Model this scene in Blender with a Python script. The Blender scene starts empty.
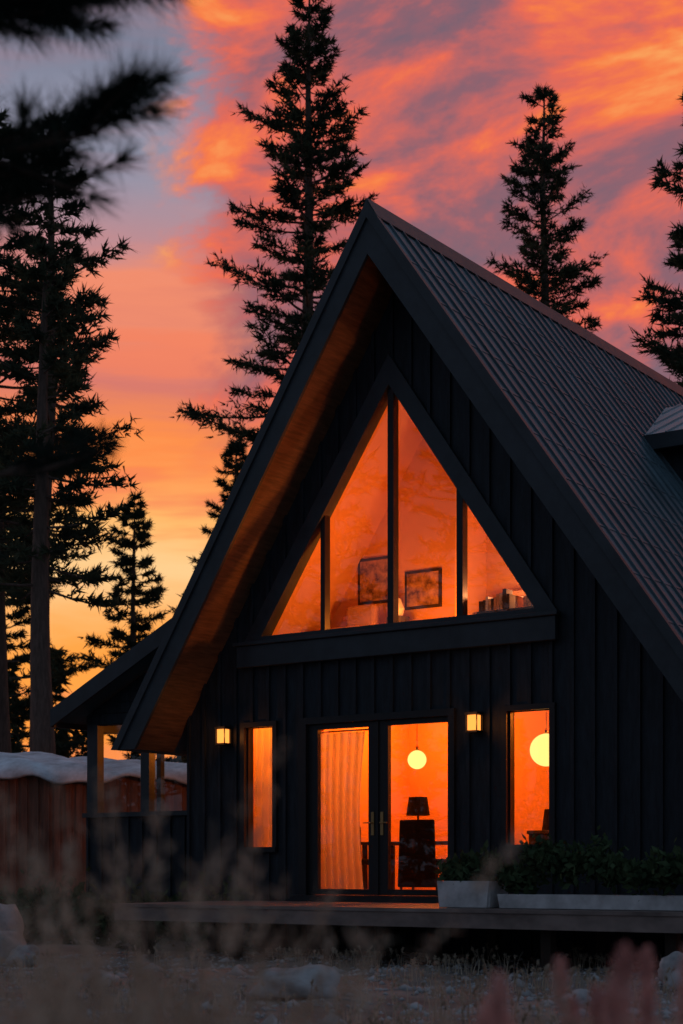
import bpy, math, random
import numpy as np
from mathutils import Vector, Matrix

random.seed(7)
sc = bpy.context.scene
COL = sc.collection
TH = math.radians(35)
HM = Matrix.Translation((0.623, 21.0, 0.0)) @ Matrix.Rotation(-TH, 4, 'Z')
CAMZ = 1.05

# ------------------------------------------------------------------ materials
def nt(mat):
    mat.use_nodes = True
    n = mat.node_tree
    n.nodes.clear()
    return n

def pbr(name, col, rough=0.7, metal=0.0, var=0.25, scale=6.0, stretch=(1, 1, 1), bump=0.0, bscale=None, spec=0.4, col2=None):
    m = bpy.data.materials.new(name)
    t = nt(m); N = t.nodes; L = t.links
    out = N.new('ShaderNodeOutputMaterial'); b = N.new('ShaderNodeBsdfPrincipled')
    L.new(b.outputs[0], out.inputs[0])
    tc = N.new('ShaderNodeTexCoord'); mp = N.new('ShaderNodeMapping'); mp.inputs['Scale'].default_value = stretch
    L.new(tc.outputs['Object'], mp.inputs[0])
    no = N.new('ShaderNodeTexNoise'); no.inputs['Scale'].default_value = scale; no.inputs['Detail'].default_value = 3
    no.inputs['Roughness'].default_value = 0.65
    L.new(mp.outputs[0], no.inputs['Vector'])
    r = N.new('ShaderNodeValToRGB')
    c2 = col2 if col2 else tuple(min(1, c * (1 + var)) for c in col)
    c1 = tuple(c * (1 - var) for c in col)
    r.color_ramp.elements[0].position = 0.3; r.color_ramp.elements[0].color = (*c1, 1)
    r.color_ramp.elements[1].position = 0.7; r.color_ramp.elements[1].color = (*c2, 1)
    L.new(no.outputs['Fac'], r.inputs[0]); L.new(r.outputs[0], b.inputs['Base Color'])
    mr = N.new('ShaderNodeMapRange'); mr.inputs['To Min'].default_value = max(0, rough - 0.12); mr.inputs['To Max'].default_value = min(1, rough + 0.12)
    L.new(no.outputs['Fac'], mr.inputs['Value']); L.new(mr.outputs[0], b.inputs['Roughness'])
    b.inputs['Metallic'].default_value = metal
    b.inputs['Specular IOR Level'].default_value = spec
    if bump:
        n2 = N.new('ShaderNodeTexNoise'); n2.inputs['Scale'].default_value = bscale or scale * 3; n2.inputs['Detail'].default_value = 3
        L.new(mp.outputs[0], n2.inputs['Vector'])
        bp = N.new('ShaderNodeBump'); bp.inputs['Strength'].default_value = bump; bp.inputs['Distance'].default_value = 0.02
        L.new(n2.outputs['Fac'], bp.inputs['Height']); L.new(bp.outputs[0], b.inputs['Normal'])
    return m

def plain(name, col, col2, scale=1.0, transl=0.0):
    m = bpy.data.materials.new(name); t = nt(m); N = t.nodes; L = t.links
    o = N.new('ShaderNodeOutputMaterial'); d = N.new('ShaderNodeBsdfDiffuse')
    tc = N.new('ShaderNodeTexCoord'); no = N.new('ShaderNodeTexNoise'); no.inputs['Scale'].default_value = scale; no.inputs['Detail'].default_value = 1
    L.new(tc.outputs['Object'], no.inputs['Vector'])
    r = N.new('ShaderNodeValToRGB'); r.color_ramp.elements[0].position = .35; r.color_ramp.elements[1].position = .65
    r.color_ramp.elements[0].color = (*col, 1); r.color_ramp.elements[1].color = (*col2, 1)
    L.new(no.outputs['Fac'], r.inputs[0]); L.new(r.outputs[0], d.inputs[0])
    if transl:
        tl = N.new('ShaderNodeBsdfTranslucent'); L.new(r.outputs[0], tl.inputs[0])
        mx = N.new('ShaderNodeMixShader'); mx.inputs[0].default_value = transl
        L.new(d.outputs[0], mx.inputs[1]); L.new(tl.outputs[0], mx.inputs[2]); L.new(mx.outputs[0], o.inputs[0])
    else: L.new(d.outputs[0], o.inputs[0])
    return m

def emit(name, col, strength):
    m = bpy.data.materials.new(name); t = nt(m); N = t.nodes
    o = N.new('ShaderNodeOutputMaterial'); e = N.new('ShaderNodeEmission')
    e.inputs[0].default_value = (*col, 1); e.inputs[1].default_value = strength
    t.links.new(e.outputs[0], o.inputs[0]); return m

def glass(name, refl=0.02):
    m = bpy.data.materials.new(name); t = nt(m); N = t.nodes; L = t.links
    o = N.new('ShaderNodeOutputMaterial'); mix = N.new('ShaderNodeMixShader')
    tr = N.new('ShaderNodeBsdfTransparent'); tr.inputs[0].default_value = (0.96, 0.95, 0.93, 1)
    gl = N.new('ShaderNodeBsdfGlossy'); gl.inputs['Roughness'].default_value = 0.01
    lw = N.new('ShaderNodeFresnel'); lw.inputs['IOR'].default_value = 1.5
    ad = N.new('ShaderNodeMath'); ad.operation = 'MULTIPLY_ADD'; ad.inputs[1].default_value = 1.3; ad.inputs[2].default_value = refl
    L.new(lw.outputs[0], ad.inputs[0]); L.new(ad.outputs[0], mix.inputs[0])
    L.new(tr.outputs[0], mix.inputs[1]); L.new(gl.outputs[0], mix.inputs[2]); L.new(mix.outputs[0], o.inputs[0])
    return m

M_SIDING = pbr('black_stained_timber', (0.015, 0.021, 0.029), 0.6, var=0.5, scale=5, stretch=(3, 3, .5), bump=.25, bscale=14, spec=.3)
M_TRIM = pbr('dark_trim_paint', (0.028, 0.037, 0.046), 0.5, var=0.3, scale=3, bump=.1)
M_ROOF = pbr('standing_seam_metal', (0.085, 0.14, 0.17), 0.5, metal=0.25, var=0.35, scale=1.1, stretch=(1, 2.5, 1), bump=.08, bscale=3)
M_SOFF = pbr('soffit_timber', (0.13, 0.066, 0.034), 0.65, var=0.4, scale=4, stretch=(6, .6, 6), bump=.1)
M_FRAME = pbr('window_frame_black', (0.010, 0.011, 0.014), 0.45, var=0.2)
M_GLASS = glass('window_glass')
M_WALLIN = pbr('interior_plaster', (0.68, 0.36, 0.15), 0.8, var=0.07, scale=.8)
M_FLOORIN = pbr('interior_oak_floor', (0.3, 0.17, 0.08), 0.6, var=0.3, scale=3, stretch=(1, 8, 1))
M_DECK = pbr('weathered_deck_boards', (0.20, 0.155, 0.14), 0.6, var=0.45, scale=3, stretch=(.6, 8, 1), bump=.3)
M_DARKWOOD = pbr('dark_furniture', (0.03, 0.018, 0.012), 0.7, var=.3)
M_CHAIR = pbr('chair_leather', (0.016, 0.012, 0.012), 0.85, var=.1, spec=.1)
M_WHITE = pbr('off_white_planter', (0.50, 0.50, 0.51), 0.75, var=.3, scale=4, bump=.1)
M_SOIL = pbr('soil', (0.04, 0.03, 0.02), 0.95)
M_LEAF = plain('shrub_leaf', (0.035, 0.06, 0.032), (.08, .12, .06), 5, .15)
M_NEEDLE = plain('conifer_needles', (0.035, 0.055, 0.042), (.085, .10, .06), .8, .3)
M_NEEDLE2 = plain('pine_needles', (0.02, 0.035, 0.03), (.035, .05, .04), 2)
M_BARK = pbr('bark', (0.11, 0.075, 0.06), 0.9, var=.4, scale=6, stretch=(3, 3, .6), bump=.6)
M_GROUND = pbr('ground_dirt', (0.21, 0.18, 0.16), 0.95, var=.6, scale=.9, bump=.8, bscale=9)
M_GRASS = plain('dry_grass', (0.34, 0.29, 0.22), (.60, .52, .41), 1.5, .3)
M_PLUME = plain('pink_plume', (0.66, 0.38, 0.35), (.90, .62, .57), 6, .3)
M_ROCK = pbr('granite_rock', (0.38, 0.385, 0.395), 0.85, var=.4, scale=4, bump=.7, bscale=9)
M_REDWOOD = pbr('red_stained_boards', (0.20, 0.09, 0.06), 0.75, var=.4, scale=3, stretch=(5, 5, .5), bump=.2)
M_SNOWROOF = pbr('pale_shed_roof', (0.60, 0.67, 0.75), 0.7, var=.35, scale=2.5, bump=.5, bscale=3)
M_LIGHTMETAL = pbr('light_metal_roof', (0.30, 0.36, 0.40), 0.5, metal=.2, var=.15, scale=2)
M_BRASS = pbr('brass', (0.5, 0.32, 0.14), 0.35, metal=1.0, var=.1)
M_ART = pbr('art_print', (0.28, 0.10, 0.05), 0.8, var=.8, scale=7, col2=(0.55, .33, .16))
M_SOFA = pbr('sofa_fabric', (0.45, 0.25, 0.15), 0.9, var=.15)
M_BOOK = pbr('book_covers', (0.30, 0.10, 0.06), 0.7, var=.8, scale=12, col2=(.7, .55, .4))

def curtain_mat():
    m = bpy.data.materials.new('sheer_curtain'); t = nt(m); N = t.nodes; L = t.links
    o = N.new('ShaderNodeOutputMaterial')
    d = N.new('ShaderNodeBsdfDiffuse'); d.inputs[0].default_value = (.80, .70, .58, 1)
    tl = N.new('ShaderNodeBsdfTranslucent'); tl.inputs[0].default_value = (.8, .72, .60, 1)
    mx = N.new('ShaderNodeMixShader'); mx.inputs[0].default_value = .5
    L.new(d.outputs[0], mx.inputs[1]); L.new(tl.outputs[0], mx.inputs[2]); L.new(mx.outputs[0], o.inputs[0])
    return m
M_CURT = curtain_mat()

# ------------------------------------------------------------------ mesh helpers
class MB:
    def __init__(s): s.v = []; s.f = []; s.m = []; s.mats = []
    def mi(s, mat):
        if mat not in s.mats: s.mats.append(mat)
        return s.mats.index(mat)
    def add(s, vs, fs, mat):
        o = len(s.v); s.v += [tuple(v) for v in vs]; k = s.mi(mat)
        for f in fs: s.f.append(tuple(i + o for i in f)); s.m.append(k)
    def box(s, x0, x1, y0, y1, z0, z1, mat):
        vs = [(x0, y0, z0), (x1, y0, z0), (x1, y1, z0), (x0, y1, z0), (x0, y0, z1), (x1, y0, z1), (x1, y1, z1), (x0, y1, z1)]
        s.add(vs, [(0, 3, 2, 1), (4, 5, 6, 7), (0, 1, 5, 4), (1, 2, 6, 5), (2, 3, 7, 6), (3, 0, 4, 7)], mat)
    def prism(s, poly, y0, y1, mat):
        n = len(poly)
        vs = [(p[0], y0, p[1]) for p in poly] + [(p[0], y1, p[1]) for p in poly]
        fs = [tuple(range(n)), tuple(range(2 * n - 1, n - 1, -1))]
        for i in range(n):
            j = (i + 1) % n; fs.append((i, i + n, j + n, j))
        s.add(vs, fs, mat)
    def slab(s, q, h, mat):
        vs = list(q) + [(p[0], p[1], p[2] + h) for p in q]
        s.add(vs, [(0, 3, 2, 1), (4, 5, 6, 7), (0, 1, 5, 4), (1, 2, 6, 5), (2, 3, 7, 6), (3, 0, 4, 7)], mat)
    def cyl(s, p0, p1, r0, r1, mat, n=12, cap=True):
        p0 = Vector(p0); p1 = Vector(p1); d = (p1 - p0).normalized()
        a = d.orthogonal().normalized(); b = d.cross(a)
        vs = []
        for p, r in ((p0, r0), (p1, r1)):
            for i in range(n):
                t = 2 * math.pi * i / n; vs.append(p + (a * math.cos(t) + b * math.sin(t)) * r)
        fs = [(i, (i + 1) % n, (i + 1) % n + n, i + n) for i in range(n)]
        if cap: fs += [tuple(range(n - 1, -1, -1)), tuple(range(n, 2 * n))]
        s.add(vs, fs, mat)
    def sphere(s, c, r, mat, n=16, m=10, sq=(1, 1, 1)):
        vs = []; fs = []
        for j in range(m + 1):
            ph = math.pi * j / m
            for i in range(n):
                t = 2 * math.pi * i / n
                vs.append((c[0] + r * sq[0] * math.sin(ph) * math.cos(t), c[1] + r * sq[1] * math.sin(ph) * math.sin(t), c[2] + r * sq[2] * math.cos(ph)))
        for j in range(m):
            for i in range(n):
                fs.append((j * n + i, (j + 1) * n + i, (j + 1) * n + (i + 1) % n, j * n + (i + 1) % n))
        s.add(vs, fs, mat)
    def obj(s, name, parent=None, mw=None, smooth=False, bevel=0):
        me = bpy.data.meshes.new(name); me.from_pydata(s.v, [], s.f)
        for m in s.mats: me.materials.append(m)
        me.polygons.foreach_set('material_index', s.m)
        if smooth: me.polygons.foreach_set('use_smooth', [True] * len(me.polygons))
        me.update()
        o = bpy.data.objects.new(name, me); COL.objects.link(o)
        if parent: o.parent = parent
        if mw is not None: o.matrix_world = mw
        if bevel:
            b = o.modifiers.new('bevel', 'BEVEL'); b.width = bevel; b.segments = 2; b.limit_method = 'ANGLE'
        return o

def fast_mesh(name, V, F, mats, midx=None, smooth=False):
    me = bpy.data.meshes.new(name)
    me.vertices.add(len(V)); me.vertices.foreach_set('co', np.asarray(V, np.float32).ravel())
    me.loops.add(len(F) * 3); me.loops.foreach_set('vertex_index', np.asarray(F, np.int32).ravel())
    me.polygons.add(len(F)); me.polygons.foreach_set('loop_start', np.arange(0, len(F) * 3, 3, dtype=np.int32))
    for m in mats: me.materials.append(m)
    if midx is not None: me.polygons.foreach_set('material_index', np.asarray(midx, np.int32))
    me.update(calc_edges=True); me.validate()
    o = bpy.data.objects.new(name, me); COL.objects.link(o)
    return o

# ------------------------------------------------------------------ HOUSE
house = bpy.data.objects.new('a_frame_house', None); COL.objects.link(house); house.matrix_world = HM
AX, AZ = 0.22, 9.26
SL, SR = 1.545, 1.395
OV = 0.8; LEN = 14.0
def ztop(x): return AZ - (SL * (AX - x) if x < AX else SR * (x - AX))

OPEN = [(-1.30, 0.90, 0.72, 2.98), (-2.35, -1.87, 1.36, 2.99), (1.73, 2.32, 1.36, 2.99)]
TRI = [(-2.10, 4.15), (0.02, 7.38), (2.20, 4.15)]
def tri_top(x):
    (a, b), (c, d), (e, f) = TRI
    return b + (d - b) * (x - a) / (c - a) if x < c else d + (f - d) * (x - c) / (e - c)
WL, WR = -3.4, 4.95
def pieces(x0, x1):
    xm = (x0 + x1) / 2
    segs = []; blocks = []
    for o in OPEN:
        if o[0] < xm < o[1]: blocks.append(((o[2], o[2]), (o[3], o[3])))
    if TRI[0][0] < xm < TRI[2][0]: blocks.append(((4.15, 4.15), (tri_top(x0), tri_top(x1))))
    lo = (0.0, 0.0)
    for b in blocks:
        segs.append((lo, b[0])); lo = b[1]
    segs.append((lo, (ztop(x0) - .3, ztop(x1) - .3)))
    return segs
bps = sorted(set([WL, WR, AX] + [o[0] for o in OPEN] + [o[1] for o in OPEN] + [t[0] for t in TRI]))
w = MB()
for a, b in zip(bps[:-1], bps[1:]):
    for lo, hi in pieces(a, b):
        w.prism([(a, lo[0]), (b, lo[1]), (b, hi[1]), (a, hi[0])], 0, .16, M_SIDING)
x = WL + .02
while x < WR:
    for lo, hi in pieces(x, x + .045):
        if hi[0] - lo[0] > .05:
            w.prism([(x, lo[0]), (x + .045, lo[1]), (x + .045, hi[1]), (x, hi[0])], -.035 - random.random() * .006, -.001, M_SIDING)
    x += .285 + random.uniform(-.008, .008)
w.obj('front_wall', house)
w = MB()
w.box(WL, WL + .16, .162, LEN - .3, 0, ztop(WL) - .3, M_SIDING)
w.box(WR - .16, WR, .162, LEN - .3, 0, ztop(WR) - .3, M_SIDING)
w.prism([(WL, 0), (WR, 0), (WR, ztop(WR) - .3), (AX, AZ - .3), (WL, ztop(WL) - .3)], LEN - .298, LEN - .1, M_SIDING)
for i in range(46):
    w.box(WR, WR + .03, .3 + i * .285, .345 + i * .285, 0, ztop(WR) - .35, M_SIDING)
w.obj('side_walls', house)

XL, XR = -4.02, 5.75
TV = .5
r = MB()
zl = ztop(XL)
r.prism([(XL, zl), (XL + TV / SL, zl), (AX, AZ - TV), (AX, AZ)], -OV, LEN, M_ROOF)
r.prism([(AX, AZ), (AX, AZ - TV), (XR - TV / SR, ztop(XR)), (XR, ztop(XR))], -OV, LEN, M_ROOF)
def slope_box(mb, x0, x1, y0, y1, h, mat, side, lift=0.0):
    s = SL if side < 0 else SR
    nx, nz = (-s, 1) if side < 0 else (s, 1)
    n = math.hypot(nx, nz); nx /= n; nz /= n
    a = (x0 + nx * lift, ztop(x0) + nz * lift); b = (x1 + nx * lift, ztop(x1) + nz * lift)
    mb.prism([a, b, (b[0] + nx * h, b[1] + nz * h), (a[0] + nx * h, a[1] + nz * h)] if side > 0 else
             [b, a, (a[0] + nx * h, a[1] + nz * h), (b[0] + nx * h, b[1] + nz * h)][::-1], y0, y1, mat)
y = -OV + .22
while y < LEN - .1:
    slope_box(r, AX + .03, XR - .01, y, y + .022, .026, M_ROOF, 1, .001)
    slope_box(r, XL + .01, AX - .03, y, y + .022, .026, M_ROOF, -1, .001)
    y += .30
xx = AX + .55
while xx < XR:
    slope_box(r, xx, xx + .02, -OV + .01, LEN, .008, M_ROOF, 1, .0005); xx += .42
r.obj('metal_roof', house)
r = MB()
r.prism([(AX - .16, ztop(AX - .16) + .045), (AX - .15, ztop(AX - .15) + .02), (AX, AZ + .03), (AX + .15, ztop(AX + .15) + .02), (AX + .16, ztop(AX + .16) + .045), (AX, AZ + .085)], -OV - .06, LEN + .02, M_TRIM)
r.obj('ridge_cap', house)
r = MB()
FT = .60
def barge(mb, top, bot, y0, y1, mat):
    mb.prism([(XL + top / SL, zl), (XL + bot / SL, zl), (AX, AZ - bot), (AX, AZ - top)], y0, y1, mat)
    mb.prism([(AX, AZ - top), (AX, AZ - bot), (XR - bot / SR, ztop(XR)), (XR - top / SR, ztop(XR))], y0, y1, mat)
barge(r, .16, FT, -OV - .045, -OV + .002, M_TRIM)
barge(r, -.04, .158, -OV - .075, -OV + .004, M_TRIM)
r.obj('bargeboard', house)
r = MB()
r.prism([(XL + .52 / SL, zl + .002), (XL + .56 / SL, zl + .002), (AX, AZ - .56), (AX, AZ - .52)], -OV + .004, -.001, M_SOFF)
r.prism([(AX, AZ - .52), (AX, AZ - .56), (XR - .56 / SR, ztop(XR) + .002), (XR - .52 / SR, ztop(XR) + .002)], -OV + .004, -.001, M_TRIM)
r.obj('soffit', house)

# gabled dormer
r = MB()
def xof(z): return AX + (AZ - z) / SR
ye0, yr, ye1 = 4.0, 6.6, 9.2; ze, zr = 7.16, 8.30; xo = 3.25
for ya in (ye0, ye1):
    r.slab([(xof(zr) - .03, yr, zr), (xo, yr, zr), (xo, ya, ze), (xof(ze) - .03, ya, ze)][::(1 if ya < yr else -1)], .07, M_LIGHTMETAL)
    q = ya + (.0 if ya < yr else -.05)
    r.box(xof(ze) - .05, xo + .01, q - .03, q + .03, ze - .14, ze + .075, M_TRIM)
for sy in (1, -1):
    for j in range(8):
        xx = xo - .03 - j * .3
        if xx > xof(zr):
            t1 = min(1.0, (xx - xof(zr)) / (xof(ze) - xof(zr))) if xx < xof(ze) else 1.0
            y1 = yr - sy * (yr - ye0) * t1; z1 = zr + (ze - zr) * t1
            r.slab([(xx, yr, zr + .068), (xx + .025, yr, zr + .068), (xx + .025, y1, z1 + .068), (xx, y1, z1 + .068)][::sy], .03, M_LIGHTMETAL)
for ya in (ye0 + .3, ye1 - .42):
    r.box(xof(ze) - .1, xo - .3, ya, ya + .12, ztop(xo - .3), ze + .1, M_SIDING)
r.add([(xo - .3, ye0 + .3, ztop(xo - .3) - .1), (xo - .3, ye1 - .3, ztop(xo - .3) - .1), (xo - .3, ye1 - .3, ze + .13), (xo - .3, yr, zr), (xo - .3, ye0 + .3, ze + .13)], [(0, 1, 2, 3, 4)], M_SIDING)
r.box(xo - .32, xo - .27, yr - .8, yr + .8, 6.0, 7.4, M_FRAME)
r.obj('dormer', house)

b = MB(); b.box(-2.42, 2.44, -.13, -.043, 3.80, 4.09, M_TRIM); b.box(-2.46, 2.48, -.17, -.043, 4.092, 4.14, M_TRIM)
b.obj('sill_beam', house, bevel=.008)

t = MB()
Oi = [(-2.04, 4.21), (0.02, 7.27), (2.13, 4.21)]; Oo = [(-2.34, 4.142), (0.02, 7.66), (2.44, 4.142)]
t.prism([Oo[0], Oi[0], Oi[1], Oo[1]], -.07, .12, M_TRIM)
t.prism([Oo[1], Oi[1], Oi[2], Oo[2]], -.07, .12, M_TRIM)
t.prism([Oo[0], Oo[2], Oi[2], Oi[0]], -.068, .118, M_TRIM)
def ti(x):
    return Oi[0][1] + (Oi[1][1] - Oi[0][1]) * (x - Oi[0][0]) / (Oi[1][0] - Oi[0][0]) if x < Oi[1][0] else Oi[1][1] + (Oi[2][1] - Oi[1][1]) * (x - Oi[1][0]) / (Oi[2][0] - Oi[1][0])
for mx, hw in ((-1.05, .035), (0.02, .045), (1.05, .045)):
    za_, zb_ = ti(mx - hw), ti(mx + hw)
    t.prism([(mx - hw, 4.2), (mx + hw, 4.2), (mx + hw, zb_ + .02), (mx - hw, za_ + .02)], -.02, .1, M_FRAME)
t.obj('gable_window_frame', house)
g = MB(); g.add([(-2.08, .05, 4.18), (2.18, .05, 4.18), (.02, .05, 7.34)], [(0, 1, 2)], M_GLASS); g.obj('gable_glass', house)

def rect_window(name, x0, x1, z0, z1):
    m = MB()
    m.box(x0 - .07, x1 + .07, -.05, .12, z1, z1 + .07, M_FRAME); m.box(x0 - .07, x1 + .07, -.075, .12, z0 - .07, z0, M_FRAME)
    m.box(x0 - .07, x0, -.048, .118, z0, z1, M_FRAME); m.box(x1, x1 + .07, -.048, .118, z0, z1, M_FRAME)
    m.box(x0, x0 + .02, .02, .08, z0, z1, M_FRAME); m.box(x1 - .02, x1, .02, .08, z0, z1, M_FRAME)
    m.obj(name + '_frame', house)
    g = MB(); g.add([(x0, .05, z0), (x1, .05, z0), (x1, .05, z1), (x0, .05, z1)], [(0, 1, 2, 3)], M_GLASS); g.obj(name + '_glass', house)
rect_window('side_window', -2.35, -1.87, 1.36, 2.99)
rect_window('side_window', 1.73, 2.32, 1.36, 2.99)
m = MB()
DX0, DX1, DZ0, DZ1 = -1.30, .93, .70, 2.98
m.box(DX0 - .12, DX1 + .06, -.06, .14, DZ1, DZ1 + .09, M_FRAME)
m.box(DX0 - .12, DX0, -.058, .138, DZ0 - .02, DZ1, M_FRAME); m.box(DX1 - .03, DX1 + .06, -.058, .138, DZ0 - .02, DZ1, M_FRAME)
m.box(DX0 - .16, DX1 + .1, -.16, .14, .62, DZ0 + .02, M_FRAME)
def leaf(x0, x1, g0, g1):
    y0, y1 = .0, .07
    m.box(x0, g0, y0, y1, .725, 2.975, M_FRAME); m.box(g1, x1, y0, y1, .725, 2.975, M_FRAME)
    m.box(g0, g1, y0 + .002, y1 - .002, 2.91, 2.975, M_FRAME); m.box(g0, g1, y0 + .002, y1 - .002, .725, .80, M_FRAME)
leaf(-1.298, -.19, -1.145, -.335); leaf(-.185, .898, -.03, .865)
m.box(-.205, -.17, -.02, -.001, .73, 2.97, M_FRAME)
for hx in (-.265, -.12):
    m.box(hx - .022, hx + .022, -.012, -.0005, 1.50, 1.80, M_BRASS)
    m.cyl((hx, -.012, 1.66), (hx, -.06, 1.66), .009, .009, M_BRASS)
    m.cyl((hx, -.055, 1.66), (hx + (.11 if hx > -.2 else -.11), -.055, 1.66), .009, .008, M_BRASS)
m.obj('french_doors', house)
g = MB()
for a, b in ((-1.145, -.335), (-.03, .865)):
    g.add([(a, .035, .8), (b, .035, .8), (b, .035, 2.91), (a, .035, 2.91)], [(0, 1, 2, 3)], M_GLASS)
g.obj('door_glass', house)

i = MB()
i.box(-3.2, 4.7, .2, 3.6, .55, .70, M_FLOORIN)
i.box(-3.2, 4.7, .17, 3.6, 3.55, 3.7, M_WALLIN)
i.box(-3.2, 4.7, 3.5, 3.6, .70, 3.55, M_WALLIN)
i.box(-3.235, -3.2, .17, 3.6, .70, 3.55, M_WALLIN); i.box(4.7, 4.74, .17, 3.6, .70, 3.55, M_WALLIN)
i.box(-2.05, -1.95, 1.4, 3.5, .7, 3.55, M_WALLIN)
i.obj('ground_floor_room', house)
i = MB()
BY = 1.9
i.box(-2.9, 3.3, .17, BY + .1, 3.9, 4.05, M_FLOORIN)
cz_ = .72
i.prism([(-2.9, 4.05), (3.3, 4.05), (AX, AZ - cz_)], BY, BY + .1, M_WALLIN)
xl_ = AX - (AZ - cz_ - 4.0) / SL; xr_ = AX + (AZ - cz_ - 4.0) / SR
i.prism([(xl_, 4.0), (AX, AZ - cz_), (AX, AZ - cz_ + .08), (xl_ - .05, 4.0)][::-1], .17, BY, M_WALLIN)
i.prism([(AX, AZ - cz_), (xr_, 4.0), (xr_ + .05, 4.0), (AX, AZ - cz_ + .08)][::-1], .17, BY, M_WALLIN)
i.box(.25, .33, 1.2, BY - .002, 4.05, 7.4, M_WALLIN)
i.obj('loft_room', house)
for (x0, x1, z0, z1) in ((-1.78, -1.2, 4.86, 5.52), (-.98, -.38, 4.72, 5.26)):
    p = MB()
    p.box(x0, x1, BY - .03, BY - .002, z0, z1, M_DARKWOOD)
    p.box(x0 + .04, x1 - .04, BY - .036, BY - .028, z0 + .04, z1 - .04, M_ART)
    p.obj('framed_picture', None, HM)
p = MB()
p.box(.9, 2.2, .5, 1.6, 4.05, 4.35, M_SOFA); p.box(.9, 2.2, 1.45, 1.7, 4.35, 4.75, M_SOFA)
p.box(1.1, 1.5, 1.2, 1.44, 4.35, 4.62, M_WHITE); p.box(1.6, 2.0, 1.15, 1.43, 4.35, 4.66, M_SOFA)
p.obj('sofa', None, HM, bevel=.04)
p = MB()
p.box(-1.75, -1.25, 1.1, 1.6, 4.05, 4.45, M_SOFA); p.box(-1.75, -1.25, 1.5, 1.65, 4.45, 4.80, M_SOFA)
p.obj('armchair', None, HM, bevel=.05)
p = MB()
p.box(1.12, 1.95, .28, .50, 4.05, 4.30, M_DARKWOOD)
xx = 1.14
while xx < 1.9:
    wdt = random.uniform(.025, .06); p.box(xx, xx + wdt, .30, .46, 4.302, 4.302 + random.uniform(.12, .26), random.choice([M_BOOK, M_SOFA, M_WHITE, M_DARKWOOD])); xx += wdt + .004
    if random.random() < .15: xx += .08
p.obj('bookshelf', None, HM)
p = MB()
p.cyl((-.72, 1.3, 4.05), (-.72, 1.3, 4.52), .16, .16, M_DARKWOOD, 16); p.cyl((-.72, 1.3, 4.52), (-.72, 1.3, 4.64), .06, .09, M_WHITE, 14); p.cyl((-.72, 1.3, 4.64), (-.72, 1.3, 4.78), .09, .035, M_WHITE, 14)
p.obj('side_table', None, HM)

def curtain(x0, x1, y, z0, z1, folds):
    c = MB(); n = 90; rows = 10
    vs = []
    for j in range(rows + 1):
        zz = z0 + (z1 - z0) * j / rows; q = 1 - j / rows
        for k in range(n + 1):
            u = k / n
            xw = x0 + (x1 - x0) * (u * (1 - .10 * math.sin(q * 3.1)))
            vs.append((xw, y + (.03 + .025 * q) * math.sin(u * folds * 6.283 + .9 * math.sin(u * 5)), zz))
    fs = [(j * (n + 1) + k, j * (n + 1) + k + 1, (j + 1) * (n + 1) + k + 1, (j + 1) * (n + 1) + k) for j in range(rows) for k in range(n)]
    c.add(vs, fs, M_CURT); c.cyl((x0 - .1, y, z1 + .02), (x1 + .1, y, z1 + .02), .012, .012, M_BRASS)
    return c.obj('curtain', None, HM, smooth=True)
curtain(-1.36, -.56, .28, .72, 2.88, 7)
curtain(-2.45, -1.98, .30, .72, 3.02, 4)

def pendant(x, y, z, rad, ceil, st):
    p = MB()
    p.sphere((x, y, z), rad, emit('lamp_globe', (1.0, .56, .15), st), 24, 16)
    p.cyl((x, y, z + rad), (x, y, ceil), .006, .006, M_BRASS); p.cyl((x, y, z + rad - .01), (x, y, z + rad + .05), .03, .025, M_BRASS)
    p.cyl((x, y, ceil - .03), (x, y, ceil), .06, .06, M_BRASS)
    p.obj('pendant_lamp', None, HM, smooth=True)
pendant(-.54, 1.5, 2.57, .13, 3.55, 2.1)
pendant(1.46, 1.5, 2.62, .215, 3.55, 2.0)

def lamp(name, loc, power, col, rad=.08):
    l = bpy.data.lights.new(name, 'POINT'); l.energy = power; l.color = col; l.shadow_soft_size = rad
    o = bpy.data.objects.new(name, l); COL.objects.link(o); o.matrix_world = HM @ Matrix.Translation(loc); return o
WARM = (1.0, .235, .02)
lamp('ceiling_light', (-.9, 2.2, 3.35), 160, WARM)
lamp('ceiling_light', (2.6, 2.2, 3.35), 160, WARM)
lamp('ceiling_light', (-2.5, 1.0, 3.3), 80, WARM)
lamp('floor_lamp_light', (-.2, .6, 4.32), 92, (1, .25, .025))
lamp('floor_lamp_light', (1.6, .9, 4.55), 72, (1, .34, .12))

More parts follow.
